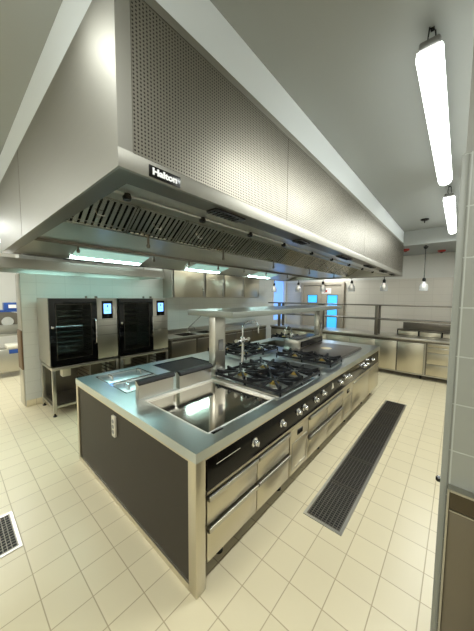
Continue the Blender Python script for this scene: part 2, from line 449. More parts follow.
# chrome griddle, sunk in the top with a rounded rim and a grease slot
gr = MB(); gr.box(gx0+0.004, gx1-0.004, gy0+0.004, gy1-0.004, 0.865, 0.888)
gp = gr.build('griddle_plate', M['mirror'], isl); tag(gp, 'mirror-bright chrome griddle plate')
rm = MB()
for (p, q_) in (((gx0, gy0), (gx1, gy0)), ((gx1, gy0), (gx1, gy1)), ((gx1, gy1), (gx0, gy1)), ((gx0, gy1), (gx0, gy0))):
    rm.tube([(p[0], p[1], 0.900), (q_[0], q_[1], 0.900)], 0.0055, 8)
rm.frame('z', 0.888, 0.900, gx0, gx1, gy0, gy1, 0.006)
rm.build('rim', M['rim'], gp)
MB().box(-0.112, -0.082, 0.215, 0.31, 0.8995, 0.9015, 0.0008).build('grease_slot', M['black'], gp)
dm = MB(); dm.lathe([(0.022, 0.888), (0.022, 0.892), (0.01, 0.895)], (gx1-0.10, gy1-0.08, 0), 16)
dm.build('drain_plug', M['steel_dim'], gp)
rl = MB(); rl.box(gx0-0.01, gx1+0.03, 0.995, 1.018, 0.9, 0.921, 0.004)
rl.build('splash_rail', M['steel'], isl)

# fryer wells with baskets on the left side
def pan_walls(mb, x0, x1, y0, y1, z0, z1=0.90, w=0.012):
    mb.box(x0, x1, y0, y1, z0, z0+0.01)
    mb.frame('z', z0+0.01, z1+0.002, x0, x1, y0, y1, w)
fw_ = MB()
pan_walls(fw_, fx0, fx0+0.35, fy0, fy1, 0.74); pan_walls(fw_, fx1-0.35, fx1, fy0, fy1, 0.74)
fw_.box(fx0+0.35, fx1-0.35, fy0, fy1, 0.74, 0.903)
fr = fw_.build('fryer_well', M['chrome'], isl)
for xa in (fx0, fx1-0.35):
    x0, x1 = xa+0.014, xa+0.336
    l = MB(); l.box(x0, x1, fy0+0.014, fy1-0.014, 0.885, 0.891, 0.002)
    l.frame('z', 0.891, 0.897, x0, x1, fy0+0.014, fy1-0.014, 0.006)
    l.build('well_lid', M['steel_top'], fr)
    xm = (x0+x1)/2
    for ya in (fy0+0.09, fy1-0.09):
        hh = MB(); hh.tube([(xm-0.05, ya, 0.891), (xm-0.045, ya, 0.93), (xm+0.045, ya, 0.93), (xm+0.05, ya, 0.891)], 0.009, 8)
        hh.build('lid_handle', M['chrome'], fr)

# dark griddle recess on the left side
dg = MB(); pan_walls(dg, bx0, bx1, by0, by1, 0.86)
for i in range(22):
    x = bx0+0.03+i*(bx1-bx0-0.06)/21
    dg.box(x-0.006, x+0.006, by0+0.02, by1-0.02, 0.87, 0.895)
dg.build('ribbed_griddle', M['griddle'], isl)
# small black trimmed housings behind the chrome griddle
def housing(y0, y1, x0=-1.21, x1=-0.94, h=1.075):
    x0 = x1-0.055
    p = MB(); p.prism([(x0, 0.90), (x1, 0.90), (x1, h-0.012), (x1-0.015, h), (x0, h)], 'y', y0, y1)
    o = p.build('raised_housing', M['steel'], isl)
    q_ = MB(); q_.prism([(x1-0.055, h+0.002), (x1-0.03, h-0.004), (x1+0.002, h-0.030), (x1+0.020, h-0.030), (x1+0.026, h-0.012), (x1+0.016, h+0.006), (x1-0.02, h+0.012)], 'y', y0-0.004, y1+0.004)
    q_.build('trim_strip', M['satin'], o)
housing(0.165, 0.515, x1=-0.955, h=1.06); housing(0.560, 0.975, x1=-0.915, h=1.06)
# third housing further along the middle, with a black side
p = MB(); p.box(-1.19, -0.905, 2.95, 3.9, 0.90, 1.075, 0.006)
th = p.build('raised_housing', M['steel'], isl)
q_ = MB(); q_.box(-0.903, -0.885, 3.02, 3.88, 0.95, 1.05, 0.004); q_.box(-1.15, -0.95, 3.05, 3.85, 1.075, 1.082)
q_.build('side_grille', M['black'], th)
# sink in the left half
sk = MB(); pan_walls(sk, kx0, kx1, ky0, ky1, 0.70); sk.build('sink_basin', M['steel'], isl)

# gas hobs
def hob(xs, ys, x0, x1, y0, y1, brass=True):
    b0 = MB(); b0.box(x0, x1, y0, y1, 0.8995, 0.905, 0.002)
    ho = b0.build('gas_hob', M['steel_top'], isl)
    for x in xs:
        for y in ys:
            g = MB(); g.lathe([(0.085, 0.905), (0.08, 0.912), (0.045, 0.916), (0.045, 0.93), (0.06, 0.932)], (x, y, 0), 24)
            g.build('burner_bowl', M['steel'], ho)
            g = MB(); g.lathe([(0.050, 0.932), (0.052, 0.942), (0.044, 0.947), (0.030, 0.949), (0.028, 0.953)], (x, y, 0), 24)
            for k in range(12):
                a = k*math.pi/6; g.box(x+0.05*math.cos(a)-0.004, x+0.05*math.cos(a)+0.004, y+0.05*math.sin(a)-0.004, y+0.05*math.sin(a)+0.004, 0.936, 0.946)
            g.build('burner_head', M['brass'], ho)
            hx, hy = (xs[1]-xs[0])/2 if len(xs) > 1 else 0.18, (ys[1]-ys[0])/2 if len(ys) > 1 else 0.2
            hx, hy = min(hx, 0.215)-0.004, min(hy, 0.215)-0.004
            g = MB()
            z0, z1 = 0.958, 0.974
            for sx in (-1, 1):
                g.box(x+sx*hx-0.010, x+sx*hx+0.010, y-hy, y+hy, z0-0.022, z1-0.012, 0.002)
                g.box(x-hx, x+hx, y+sx*hy-0.010, y+sx*hy+0.010, z0-0.022, z1-0.012, 0.002)
                for sy in (-1, 1):
                    g.tube([(x+sx*hx, y+sy*hy, 0.905), (x+sx*hx, y+sy*hy, z1-0.006)], 0.010, 8)
            for k in range(8):
                a = k*math.pi/4 + (0 if k % 2 == 0 else 0)
                L = hx if k in (0, 4) else hy if k in (2, 6) else min(hx, hy)*1.28
                dx_, dy_ = math.cos(a), math.sin(a)
                # finger: a fin rising towards its outer end
                px, py = -dy_*0.011, dx_*0.011
                vs = []
                for (rr, za, zb) in ((0.045, z0+0.008, z1), (L*0.7, z0-0.008, z1+0.004), (L+0.014, z0-0.016, z1+0.022)):
                    for sgn in (-1, 1):
                        for zz in (za, zb):
                            vs.append(g.bm.verts.new((x+dx_*rr+px*sgn, y+dy_*rr+py*sgn, zz)))
                for s0 in (0, 4):
                    A = vs[s0:s0+8]
                    for idx in ((0, 4, 5, 1), (2, 3, 7, 6), (1, 5, 7, 3), (0, 2, 6, 4)): g.bm.faces.new([A[i] for i in idx])
                g.bm.faces.new([vs[i] for i in (0, 1, 3, 2)]); g.bm.faces.new([vs[i] for i in (8, 10, 11, 9)])
            g.build('pan_support', M['iron'], ho)
hob((-0.70, -0.285), (1.24, 1.66), -0.92, -0.07, 1.02, 1.90)
hob((-0.72, -0.315), (2.49,), -0.93, -0.10, 2.26, 2.72)
hob((-1.77, -1.37), (2.10, 2.52), -1.98, -1.15, 1.88, 2.75)
hob((-1.77, -1.37), (3.95,), -1.98, -1.15, 3.72, 4.18)
# solid top plate
p = MB(); p.box(-1.02, -0.17, 2.80, 3.86, 0.90, 0.912); p.box(-1.01, -0.18, 2.81, 3.85, 0.912, 0.936, 0.005)
pl = p.build('solid_top_plate', M['plate'], isl)
tag(pl, 'flat grey cast solid top')
MB().lathe([(0.09, 0.936), (0.09, 0.9375), (0.06, 0.9375), (0.06, 0.9368)], (-0.59, 3.33, 0), 28).build('centre_ring', M['brass'], pl)

# ------------------------------------------------------------------ overhead shelf on posts
sh = thing('overhead_shelf', (-0.95, 2.5, 0.90), 'slim stainless shelf on square posts running above the island worktop', 'shelf')
b = MB(); b.box(-1.31, -0.60, 0.97, 4.05, 1.578, 1.638, 0.004)
sb = b.build('shelf_board', M['shelf'], sh)
MB().box(-1.30, -0.61, 0.98, 4.04, 1.638, 1.640).build('shelf_top', M['steel_top'], sb)
for y in (1.02, 3.74):
    b = MB(); b.box(-1.0, -0.90, y, y+0.16, 0.9, 1.577, 0.004)
    po = b.build('post', M['steel'], sh)
    MB().box(-1.02, -0.88, y-0.02, y+0.18, 0.9, 0.907, 0.002).build('base_plate', M['steel'], po)
    MB().box(-0.90, -0.893, y+0.05, y+0.12, 1.20, 1.32, 0.002).build('socket_outlet', M['grout'], po)
# taps
def tap(x, y, h, label, flip=1, spout=0.34):
    t = thing('kettle_tap', (x, y, 0.9), label, 'tap')
    b = MB(); b.lathe([(0.035, 0.9), (0.035, 0.912), (0.022, 0.925), (0.016, 0.94), (0.015, 0.9+h*0.62)], (x, y, 0), 18)
    b.build('column', M['chrome'], t)
    v = MB()
    zz = 0.9+h*0.62
    v.lathe([(0.026, zz-0.03), (0.03, zz-0.02), (0.03, zz+0.03), (0.02, zz+0.045)], (x, y, 0), 18)
    v.tube([(x, y-0.10, zz), (x, y+0.10, zz)], 0.012, 10)
    v.build('mixer_body', M['chrome'], t)
    for s in (-1, 1):
        k = MB(); k.lathe([(0.020, 0.10), (0.024, 0.12), (0.020, 0.14)], (x, y if s > 0 else y-0.24, zz), 14, 'y'); k.build('handle', M['steel'], t)
    g = MB(); path = [(x, y, zz+0.03), (x, y, 0.9+h*0.9)]
    for i in range(1, 9):
        a = i*math.pi/8
        path.append((x, y + flip*(spout/2)*(1-math.cos(a)), 0.9+h*0.9+0.09*math.sin(a)))
    path.append((x, y+flip*spout, 0.9+h*0.72))
    g.tube(path, 0.010, 10); g.build('spout', M['chrome'], t)
tap(-1.02, 1.63, 0.54, 'tall chrome kettle tap standing just behind the near burners')
tap(-1.24, 3.30, 0.30, 'short arched chrome tap at the island sink beyond the burners', -1, 0.24)

# ------------------------------------------------------------------ exhaust hood
hd = thing('exhaust_hood', (-1.6, 2.98, HZ0), 'huge stainless exhaust canopy hanging over the cooking island', 'exhaust hood')
b = MB()
th_ = 0.012
b.box(HX0, HX1, HY0, HY0+th_, HZ0, HZ1)                 # near end
b.box(HX0, HX1, HY1-th_, HY1, HZ0, HZ1)                 # far end
b.box(HX0, HX0+th_, HY0+th_, HY1-th_, HZ0, HZ1)         # left side
b.box(HX1-th_, HX1, HY0+th_, HY1-th_, HZ0, HZ1)
b.box(HX0+th_, HX1-th_, HY0+th_, HY1-th_, HZ1-th_, HZ1) # lid
b.build('canopy', M['steel_h'], hd)
MB().box(HX0+1.32, HX0+1.326, HY0-0.0015, HY0, HZ0+0.01, HZ1-0.01).build('seam', M['steel_dim'], hd)
pn = MB()
segs = [(-0.335, 0.93), (0.935, 3.10), (3.105, 6.30)]
for i, (a, c_) in enumerate(segs):
    MB().box(HX1, HX1+0.005, a, c_, 2.395, 3.03).build('perforated_panel', M['perf'], hd)
b = MB(); b.box(HX1, HX1+0.008, HY0, HY1, HZ0, 2.392, 0.001); b.box(HX1, HX1+0.006, HY0, -0.34, 2.392, HZ1); b.box(HX1, HX1+0.006, -0.34, HY1, 3.033, HZ1)
b.box(HX1, HX1+0.006, 6.305, HY1, 2.392, 3.033)
b.build('fascia', M['steel_h'], hd)
# name plate
np_ = MB().box(0.008, 0.012, -0.268, -0.100, 2.322, 2.372, 0.001).build('name_plate', M['black'], hd)
cu = bpy.data.curves.new('lettering', 'FONT'); cu.body = 'Halton'; cu.size = 0.050; cu.extrude = 0.0012; cu.offset = 0.0022
cu.align_x = 'CENTER'; cu.align_y = 'CENTER'; cu.space_character = 0.98
to = bpy.data.objects.new('lettering', cu); COL.objects.link(to)
bpy.context.view_layer.update()
me = bpy.data.meshes.new_from_object(to.evaluated_get(bpy.context.evaluated_depsgraph_get()))
COL.objects.unlink(to); bpy.data.objects.remove(to)
xs = [v.co.x for v in me.vertices]; wdt = max(xs)-min(xs)
me.transform(Matrix.Translation((0.0135, -0.187, 2.347)) @ Matrix.Rotation(R(90), 4, 'Z') @ Matrix.Rotation(R(90), 4, 'X') @ Matrix.Diagonal((0.130/wdt, 0.78, 1, 1)))
me.materials.append(emit('white letters', (240, 240, 240), 0.12))
lt = bpy.data.objects.new('lettering', me); COL.objects.link(lt); lt.parent = np_
lt.matrix_parent_inverse = Matrix.Translation(-world_loc(np_))
# inner flanges
b = MB()
b.box(-0.13, -th_, HY0+th_, HY1-th_, HZ0, HZ0+0.01); b.box(HX0+th_, HX0+0.13, HY0+th_, HY1-th_, HZ0, HZ0+0.01)
b.box(HX0+0.13, -0.13, HY0+th_, HY0+0.10, HZ0, HZ0+0.01); b.box(HX0+0.13, -0.13, HY1-0.10, HY1-th_, HZ0, HZ0+0.01)
b.build('rim_flange', M['steel_dim'], hd)
ya, yb = HY0+0.10, HY1-0.10
xr0, xr1 = -1.22, -0.97          # filter foot / head on the right
xl0, xl1 = -2.04, -2.29
b = MB()
b.prism([(-0.13, 2.32), (xr1, 2.535), (xr1, 2.56), (-0.13, 2.345)], 'y', ya, yb)
b.prism([(HX0+0.13, 2.32), (xl1, 2.535), (xl1, 2.56), (HX0+0.13, 2.345)], 'y', ya, yb)
b.box(HX0+0.13, -0.13, ya-0.012, ya, 2.326, 3.0); b.box(HX0+0.13, -0.13, yb, yb+0.012, 2.326, 3.0)
b.build('inner_lining', M['steel'], hd)
b = MB(); b.box(xl0, xr0, ya, yb, 2.35, 2.375); b.box(xr0-0.015, xr0, ya, yb, 2.375, 2.75); b.box(xl0, xl0+0.015, ya, yb, 2.375, 2.75)
b.build('plenum', M['steel'], hd)
MB().prism([(xl0, 2.36), (xl0+0.002, 2.37), (xl1+0.002, 2.545), (xl1, 2.535)], 'y', ya, yb).build('rear_filter_bank', M['steel_dim'], hd)
# baffle filters, one object each
nf = 13; fl = (yb-ya)/nf
proto = None
ux, uz = xr1-xr0, 2.535-2.355
un = math.hypot(ux, uz); nx, nz = uz/un, -ux/un          # outward normal (towards +x, -z)
def fpt(s_, off): return (xr0+ux*s_+nx*off, 2.355+uz*s_+nz*off)
for i in range(nf):
    y0 = ya+i*fl
    if proto is None:
        b = MB()
        b.prism([fpt(0, -0.05), fpt(1, -0.05), fpt(1, -0.045), fpt(0, -0.045)], 'y', y0+0.004, y0+fl-0.004)
        ns = 9
        for k in range(ns):
            c0 = y0+0.03+(fl-0.06)*(k+0.5)/ns; hw = (fl-0.06)/ns*0.32
            b.prism([fpt(0.05, -0.02), fpt(0.95, -0.02), fpt(0.95, 0.0), fpt(0.05, 0.0)], 'y', c0-hw, c0+hw)
        for (s0, s1) in ((0, 0.06), (0.94, 1.0)):
            b.prism([fpt(s0, -0.04), fpt(s1, -0.04), fpt(s1, 0.006), fpt(s0, 0.006)], 'y', y0+0.004, y0+fl-0.004)
        for (c0, c1) in ((y0+0.004, y0+0.022), (y0+fl-0.022, y0+fl-0.004)):
            b.prism([fpt(0, -0.04), fpt(1, -0.04), fpt(1, 0.006), fpt(0, 0.006)], 'y', c0, c1)
        proto = b.build('grease_filter', M['filter'], hd)
        d_ = MB(); d_.prism([fpt(0.03, -0.044), fpt(0.97, -0.044), fpt(0.97, -0.034), fpt(0.03, -0.034)], 'y', y0+0.01, y0+fl-0.01)
        dk = d_.build('backing', M['black'], proto)
        h_ = MB(); ym = y0+fl/2; h_.tube([(*fpt(0.5, 0.0)[:1], ym-0.03, fpt(0.5, 0)[1]), (fpt(0.5, 0.03)[0], ym-0.03, fpt(0.5, 0.03)[1]), (fpt(0.5, 0.03)[0], ym+0.03, fpt(0.5, 0.03)[1]), (fpt(0.5, 0)[0], ym+0.03, fpt(0.5, 0)[1])], 0.004, 6)
        h_.build('handle', M['chrome'], proto)
    else:
        c_ = proto.copy(); COL.objects.link(c_); c_.parent = hd; c_.matrix_parent_inverse = proto.matrix_parent_inverse; c_.location = (0, i*fl, 0)
        for ch in proto.children:
            k = ch.copy(); COL.objects.link(k); k.parent = c_; k.matrix_parent_inverse = ch.matrix_parent_inverse
# cool tubes on the far slope; glow above them painted as dim emissive panels
def lpt(s_, off):  # along the left lining from flange to head
    a = (HX0+0.13, 2.32); c_ = (xl1, 2.535); dx_, dz_ = c_[0]-a[0], c_[1]-a[1]; n = math.hypot(dx_, dz_)
    return (a[0]+dx_*s_+dz_/n*off, a[1]+dz_*s_-dx_/n*off)
for (y0, y1) in ((0.30, 1.32), (2.30, 3.20), (4.3, 5.2)):
    lp_ = MB().prism([lpt(0.14, 0), lpt(0.46, 0), lpt(0.46, 0.010), lpt(0.14, 0.010)], 'y', y0, y1).build('painted_glow', M['hoodglow'], hd)
    MB().prism([lpt(0.05, 0), lpt(0.13, 0), lpt(0.13, 0.014), lpt(0.05, 0.014)], 'y', y0, y1).build('tube', M['hoodlamp'], lp_)
MB().box(xl0-0.012, xl0, ya, yb, 2.322, 2.374).box(xl0, xr0, yb-0.001, yb, 2.35, 2.36).build('plenum_lip', M['steel_dim'], hd)
def rpt(s_, off):
    a = (-0.13, 2.32); c_ = (xr1, 2.535); dx_, dz_ = c_[0]-a[0], c_[1]-a[1]; n = math.hypot(dx_, dz_)
    return (a[0]+dx_*s_-dz_/n*off, a[1]+dz_*s_+dx_/n*off)
# black recessed jets in the right flange
for (y0, y1) in ((0.19, 0.47), (1.25, 1.45), (2.35, 2.75), (3.55, 4.0), (4.6, 4.95), (5.5, 5.8)):
    v = MB(); v.box(-0.122, -0.038, y0, y1, HZ0-0.014, HZ0+0.002, 0.003)
    vo = v.build('recessed_vent', M['black'], hd)
    s_ = MB(); n = int((y1-y0)/0.035)
    for k in range(n): s_.box(-0.115, -0.048, y0+0.01+k*0.035, y0+0.014+k*0.035, HZ0-0.018, HZ0-0.013)
    s_.build('louvre', M['iron'], vo)
for y0 in (0.25, 0.62, 1.25, 3.1):
    MB().box(HX0+0.03, HX0+0.10, y0, y0+0.24, HZ0-0.008, HZ0+0.002, 0.002).build('recessed_vent', M['black'], hd)
b = MB()
for k in range(60): b.box(HX0+0.115, HX0+0.125, -0.2+k*0.1, -0.17+k*0.1, HZ0-0.002, HZ0+0.001)
b.build('slot_row', M['black'], hd)
# suppression pipe with black nozzle caps, on the near slope
pp = MB(); pp.tube([(-0.42, ya+0.02, 2.378), (-0.42, yb-0.02, 2.378)], 0.009, 8); po = pp.build('suppression_pipe', M['steel'], hd)
for y in (-0.16, 0.42, 1.0, 1.6, 2.3, 3.0, 3.8, 4.6, 5.4):
    MB().lathe([(0.02, 2.385), (0.026, 2.365), (0.022, 2.35), (0.012, 2.346)], (-0.42, y, 0), 14).build('nozzle_cap', M['black'], po)
for (x, z, ys_) in ((-1.20, 2.36, (0.42, 1.45, 2.6, 3.9, 5.2)), (-2.10, 2.37, (0.10, 1.02, 1.62, 2.25, 2.95, 3.7, 4.6))):
    for y in ys_:
        r_ = MB(); r_.tube([(x, y, z+0.04), (x, y, z-0.09)], 0.011, 8); r_.lathe([(0.014, z-0.11), (0.019, z-0.09), (0.012, z-0.07)], (x, y, 0), 12)
        r_.build('drop_nozzle', M['steel_dim'], hd)

# ------------------------------------------------------------------ combi ovens on stands
def oven(y0, label):
    t = thing('combi_oven', (-3.67, y0+0.485, 0.735), label, 'oven', 'combi ovens side by side on stands')
    x0, x1, y1, z0, z1 = -4.0, -3.36, y0+0.97, 0.755, 1.755
    yc = y0+0.645                      # split between door and control column
    b = MB()
    b.box(x0, x1, y0, y0+0.02, z0, z1); b.box(x0, x0+0.02, y0+0.02, y1, z0, z1); b.box(x0+0.02, x1, y0+0.02, y1, z0, z0+0.02); b.box(x0+0.02, x1, y0+0.02, y1, z1-0.02, z1)
    b.box(x0+0.02, x1, yc, y1, z0+0.02, z1-0.02)
    b.build('body', M['steel'], t)
    MB().box(x0+0.021, x1-0.02, y0+0.021, yc-0.001, z0+0.021, z0+0.025).box(x0+0.021, x0+0.03, y0+0.021, yc-0.001, z0+0.025, z1-0.021).build('cavity_lining', M['steel_dim'], t)
    for z in (0.92, 1.00, 1.08, 1.16, 1.24, 1.32, 1.40, 1.48, 1.56):
        r_ = MB(); 
        for k in range(5): r_.tube([(x0+0.06+k*0.12, y0+0.05, z), (x0+0.06+k*0.12, yc-0.05, z)], 0.004, 5)
        for yy in (y0+0.05, yc-0.05): r_.tube([(x0+0.05, yy, z), (x1-0.04, yy, z)], 0.005, 5)
        r_.build('wire_rack', M['chrome'], t)
    d = MB(); d.frame('x', x1+0.002, x1+0.035, y0+0.003, yc-0.005, z0+0.005, z1-0.004, 0.075)
    do = d.build('door', M['blackglass'], t)
    MB().box(x1+0.010, x1+0.020, y0+0.075, yc-0.078, z0+0.08, z1-0.08).build('door_glass', M['tint'], do)
    MB().frame('x', x1+0.035, x1+0.038, y0+0.085, yc-0.085, z0+0.09, z1-0.09, 0.004).build('glass_border', M['steel_dim'], do)
    h = MB(); yh = yc-0.03
    h.tube([(x1+0.035, yh, 1.42), (x1+0.075, yh, 1.40), (x1+0.085, yh, 1.22), (x1+0.075, yh, 1.05), (x1+0.035, yh, 1.03)], 0.011, 10)
    h.build('door_handle', M['chrome'], do)
    MB().lathe([(0.018, 0.035), (0.018, 0.045), (0.010, 0.05)], (x1, y0+0.04, 1.33), 14, 'x').build('hinge_button', M['chrome'], do)
    c = MB(); c.box(x1, x1+0.03, yc+0.002, y1-0.002, z0+0.004, z1-0.002, 0.004)
    co = c.build('control_column', M['steel'], t)
    MB().box(x1+0.03, x1+0.036, yc+0.075, yc+0.25, 1.42, 1.71, 0.003).build('touch_panel', M['blackglass'], co)
    MB().box(x1+0.036, x1+0.0375, yc+0.105, yc+0.22, 1.50, 1.665).build('screen', M['screen'], co)
    MB().prism([(yc+0.155, 1.605), (yc+0.175, 1.605), (yc+0.175, 1.635), (yc+0.165, 1.645), (yc+0.155, 1.635)], 'x', x1+0.0375, x1+0.0385).box(x1+0.0375, x1+0.0385, yc+0.13, yc+0.20, 1.55, 1.556).build('screen_symbol', M['glyph'], co)
    for zz in (1.40, 1.30, 1.15):
        MB().box(x1+0.03, x1+0.0312, yc+0.004, y1-0.004, zz, zz+0.006).build('seam', M['steel_dim'], co)
    for (dy, rr) in ((0.55, 0.018), (0.70, 0.022)):
        MB().tube([(-3.5, y0+dy, z1), (-3.5, y0+dy, z1+0.035)], rr, 12).build('vent_pipe', M['steel_dim'], t)
    for (xx, yy) in ((x0+0.06, y0+0.06), (x1-0.06, y0+0.06), (x0+0.06, y1-0.06), (x1-0.06, y1-0.06)):
        MB().tube([(xx, yy, 0.736), (xx, yy, z0)], 0.02, 10).build('foot', M['black'], t)
    return t
def stand(y0, label):
    t = thing('oven_stand', (-3.67, y0+0.485, 0), label, 'oven stand', 'open steel stands under the ovens')
    x0, x1, y1 = -3.98, -3.33, y0+0.96
    for (xx, yy) in ((x0, y0), (x1-0.045, y0), (x0, y1-0.045), (x1-0.045, y1-0.045)):
        lg = MB().box(xx, xx+0.045, yy, yy+0.045, 0.05, 0.69, 0.003).build('leg', M['steel'], t)
        MB().lathe([(0.026, 0.0), (0.026, 0.012), (0.014, 0.02), (0.014, 0.05)], (xx+0.022, yy+0.022, 0), 12).build('foot', M['black'], lg)
    MB().box(x0, x1, y0, y1, 0.69, 0.735, 0.003).build('top_frame', M['steel'], t)
    MB().box(x0+0.045, x1-0.045, y0+0.006, y0+0.034, 0.12, 0.15).box(x0+0.045, x1-0.045, y1-0.034, y1-0.006, 0.12, 0.15).box(x1-0.04, x1-0.01, y0+0.045, y1-0.045, 0.12, 0.15).box(x0+0.01, x0+0.04, y0+0.045, y1-0.045, 0.12, 0.15).build('lower_rail', M['steel'], t)
    MB().box(x0+0.045, x1-0.045, y0+0.04, y1-0.04, 0.15, 0.165).build('lower_shelf', M['steel_dim'], t)
    MB().box(x0+0.03, x0+0.04, y0+0.045, y1-0.045, 0.165, 0.69).build('back_panel', M['steel_dim'], t)
    for k in range(6):
        z = 0.26+k*0.065
        for yy in (y0+0.50, y0+0.90):
            MB().box(x0+0.05, x1-0.02, yy-0.012, yy, z, z+0.012).build('tray_runner', M['steel_dim'], t)
    MB().box(x0+0.05, x1-0.02, y0+0.51, y0+0.525, 0.165, 0.69).build('divider', M['steel'], t)
    MB().box(-3.75, -3.62, y0+0.20, y0+0.32, 0.50, 0.64, 0.01).build('water_filter', M['plastic'], t)
    return t
oven(0.075, 'combi oven with glowing blue screen nearest the doorway on the left')
oven(1.075, 'combi oven with blue screen standing nearer the steel wall cabinets')
stand(0.085, 'open steel stand under the oven nearest the doorway')
stand(1.085, 'open steel stand under the oven nearer the wall cabinets')

# low canopy over the ovens: a steel box carried on the wall
oh = thing('oven_canopy', (-3.65, 0.3, 2.14), 'shallow steel condensate canopy above the two ovens', 'oven hood')
b = MB(); b.box(-4.095, -3.16, -1.6, 1.88, 2.20, 2.262); b.frame('z', 2.135, 2.20, -4.095, -3.16, -1.6, 1.88, 0.03)
b.build('canopy', M['steel'], oh)
for y in (-1.3, 1.7):
    MB().tube([(-3.6, y, 2.262), (-3.6, y, ZC)], 0.008, 8).build('hanger_rod', M['steel'], oh)
for y in (0.05, 1.05):
    MB().box(-3.48, -3.28, y, y+0.75, 2.178, 2.199).build('strip_lamp', M['ovenlamp'], oh)

# ------------------------------------------------------------------ wall cabinets
labs = ['steel wall cabinet with a wide sloping door nearest the ovens', 'second steel wall cabinet along from the ovens',
        'third steel wall cabinet, beside the last one in the row', 'last steel wall cabinet, nearest the blue window']
yy = 2.44
for i, wd in enumerate((0.95, 0.68, 0.82, 0.80)):
    t = thing('wall_cabinet', (-3.93, yy+wd/2, 1.76), labs[i], 'cabinet', 'row of wall cabinets')
    z0, z1, xf = 1.76, 2.42, -3.74
    b = MB(); b.box(-4.1, xf, yy, yy+0.02, z0, z1); b.box(-4.1, xf, yy+wd-0.02, yy+wd, z0, z1); b.box(-4.1, xf, yy+0.02, yy+wd-0.02, z0, z0+0.02); b.box(-4.1, xf, yy+0.02, yy+wd-0.02, z1-0.02, z1); b.box(-4.1, -4.085, yy+0.02, yy+wd-0.02, z0+0.02, z1-0.02)
    b.build('carcass', M['steel'], t)
    d = MB(); d.box(xf, xf+0.02, yy+0.04, yy+wd-0.04, z0+0.025, z1-0.004, 0.003)
    do = d.build('door', M['steel_front'], t)
    MB().box(xf+0.02, xf+0.035, yy+wd-0.075, yy+wd-0.055, z0+0.05, z0+0.25, 0.003).build('handle', M['steel'], do)
    yy += wd+0.002

# ------------------------------------------------------------------ sink counter on the left wall
sc = thing('sink_counter', (-3.85, 4.1, 0), 'long steel sink counter below the wall cabinets', 'counter')
sy0, sy1 = 2.20, 5.78
b = MB(); X0, X1 = -4.09, -3.48
holes = [(2.62, 3.05), (3.22, 3.65)]
t_ = b
b.box(X0, X0+0.10, sy0, sy1, 0.86, 0.90); b.box(X1-0.10, X1, sy0, sy1, 0.86, 0.90)
prev = sy0
for (a, c_) in holes:
    b.box(X0+0.10, X1-0.10, prev, a, 0.86, 0.90); prev = c_
b.box(X0+0.10, X1-0.10, prev, sy1, 0.86, 0.90)
b.box(X0, X0+0.02, sy0, sy1, 0.90, 1.0)
b.build('worktop', M['steel'], sc)
for (a, c_) in holes:
    k = MB(); pan_walls(k, X0+0.10, X1-0.10, a, c_, 0.62, 0.895, 0.01); k.build('basin', M['steel_dim'], sc)
MB().box(X0+0.02, X1-0.03, sy0+0.02, sy0+0.04, 0.12, 0.86).box(X0+0.02, X1-0.03, sy1-0.04, sy1-0.02, 0.12, 0.86).box(X0+0.02, X0+0.04, sy0+0.04, sy1-0.04, 0.12, 0.86).box(X0+0.04, X1-0.03, sy0+0.04, sy1-0.04, 0.12, 0.14).build('carcass', M['steel_dim'], sc)
n = 5; ll = (sy1-sy0-0.06)/n
for i in range(n):
    a = sy0+0.03+i*ll
    do = MB().box(X1-0.03, X1-0.012, a+0.006, a+ll-0.006, 0.14, 0.84, 0.003).build('cabinet_door', M['steel_dim'], sc)
    MB().box(X1-0.012, X1, a+0.03, a+ll-0.03, 0.80, 0.815, 0.003).build('handle', M['steel'], do)
for y in (sy0+0.1, (sy0+sy1)/2, sy1-0.1):
    for x in (X0+0.08, X1-0.08):
        MB().tube([(x, y, 0), (x, y, 0.122)], 0.022, 10).build('foot', M['black'], sc)
tp = thing('spray_tap', (-4.03, 3.12, 0.9), 'chrome tap with slanting lever arm at the wall sinks', 'tap')
b = MB(); b.lathe([(0.03, 0.9), (0.03, 0.915), (0.018, 0.93), (0.018, 1.02)], (-4.03, 3.12, 0), 14)
b.tube([(-4.03, 3.12, 1.0), (-3.95, 3.12, 1.05), (-3.82, 3.12, 1.04), (-3.80, 3.12, 0.99)], 0.012, 8); b.build('spout', M['chrome'], tp)
MB().tube([(-4.03, 3.12, 1.02), (-4.0, 3.30, 1.16), (-3.97, 3.52, 1.33)], 0.009, 8).tube([(-3.97, 3.52, 1.33), (-3.96, 3.56, 1.36)], 0.018, 8).build('lever', M['chrome'], tp)

# ------------------------------------------------------------------ pass counter across the far end
pc = thing('pass_counter', (-1.1, 6.25, 0), 'stainless pass counter across the far end with doors and drawers', 'counter')
px0, px1, py0, py1 = -3.44, 1.42, 5.90, 6.75
MB().box(px0, px1, py0, py1, 0.86, 0.90, 0.004).build('worktop', M['steel'], pc)
MB().box(px0+0.02, px1-0.02, py0+0.045, py1-0.03, 0.12, 0.858).build('carcass', M['steel_dim'], pc)
MB().box(px0+0.02, px1-0.02, py0+0.02, py0+0.045, 0.10, 0.125).build('bottom_rail', M['steel'], pc)
def pdoor(x0, x1, mat=M['steel_front']):
    o = MB().box(x0+0.004, x1-0.004, py0+0.02, py0+0.043, 0.13, 0.80, 0.003).build('cabinet_door', mat, pc)
    MB().box(x0+0.02, x1-0.02, py0+0.008, py0+0.02, 0.775, 0.79, 0.003).build('handle', M['steel'], o)
xx = -3.42
while xx < -0.9: pdoor(xx, xx+0.60); xx += 0.60
pdoor(-0.42, 0.03); pdoor(0.05, 0.545)
MB().box(0.548, 0.575, py0+0.015, py0+0.043, 0.13, 0.81).build('pull_bar', M['steel'], pc)
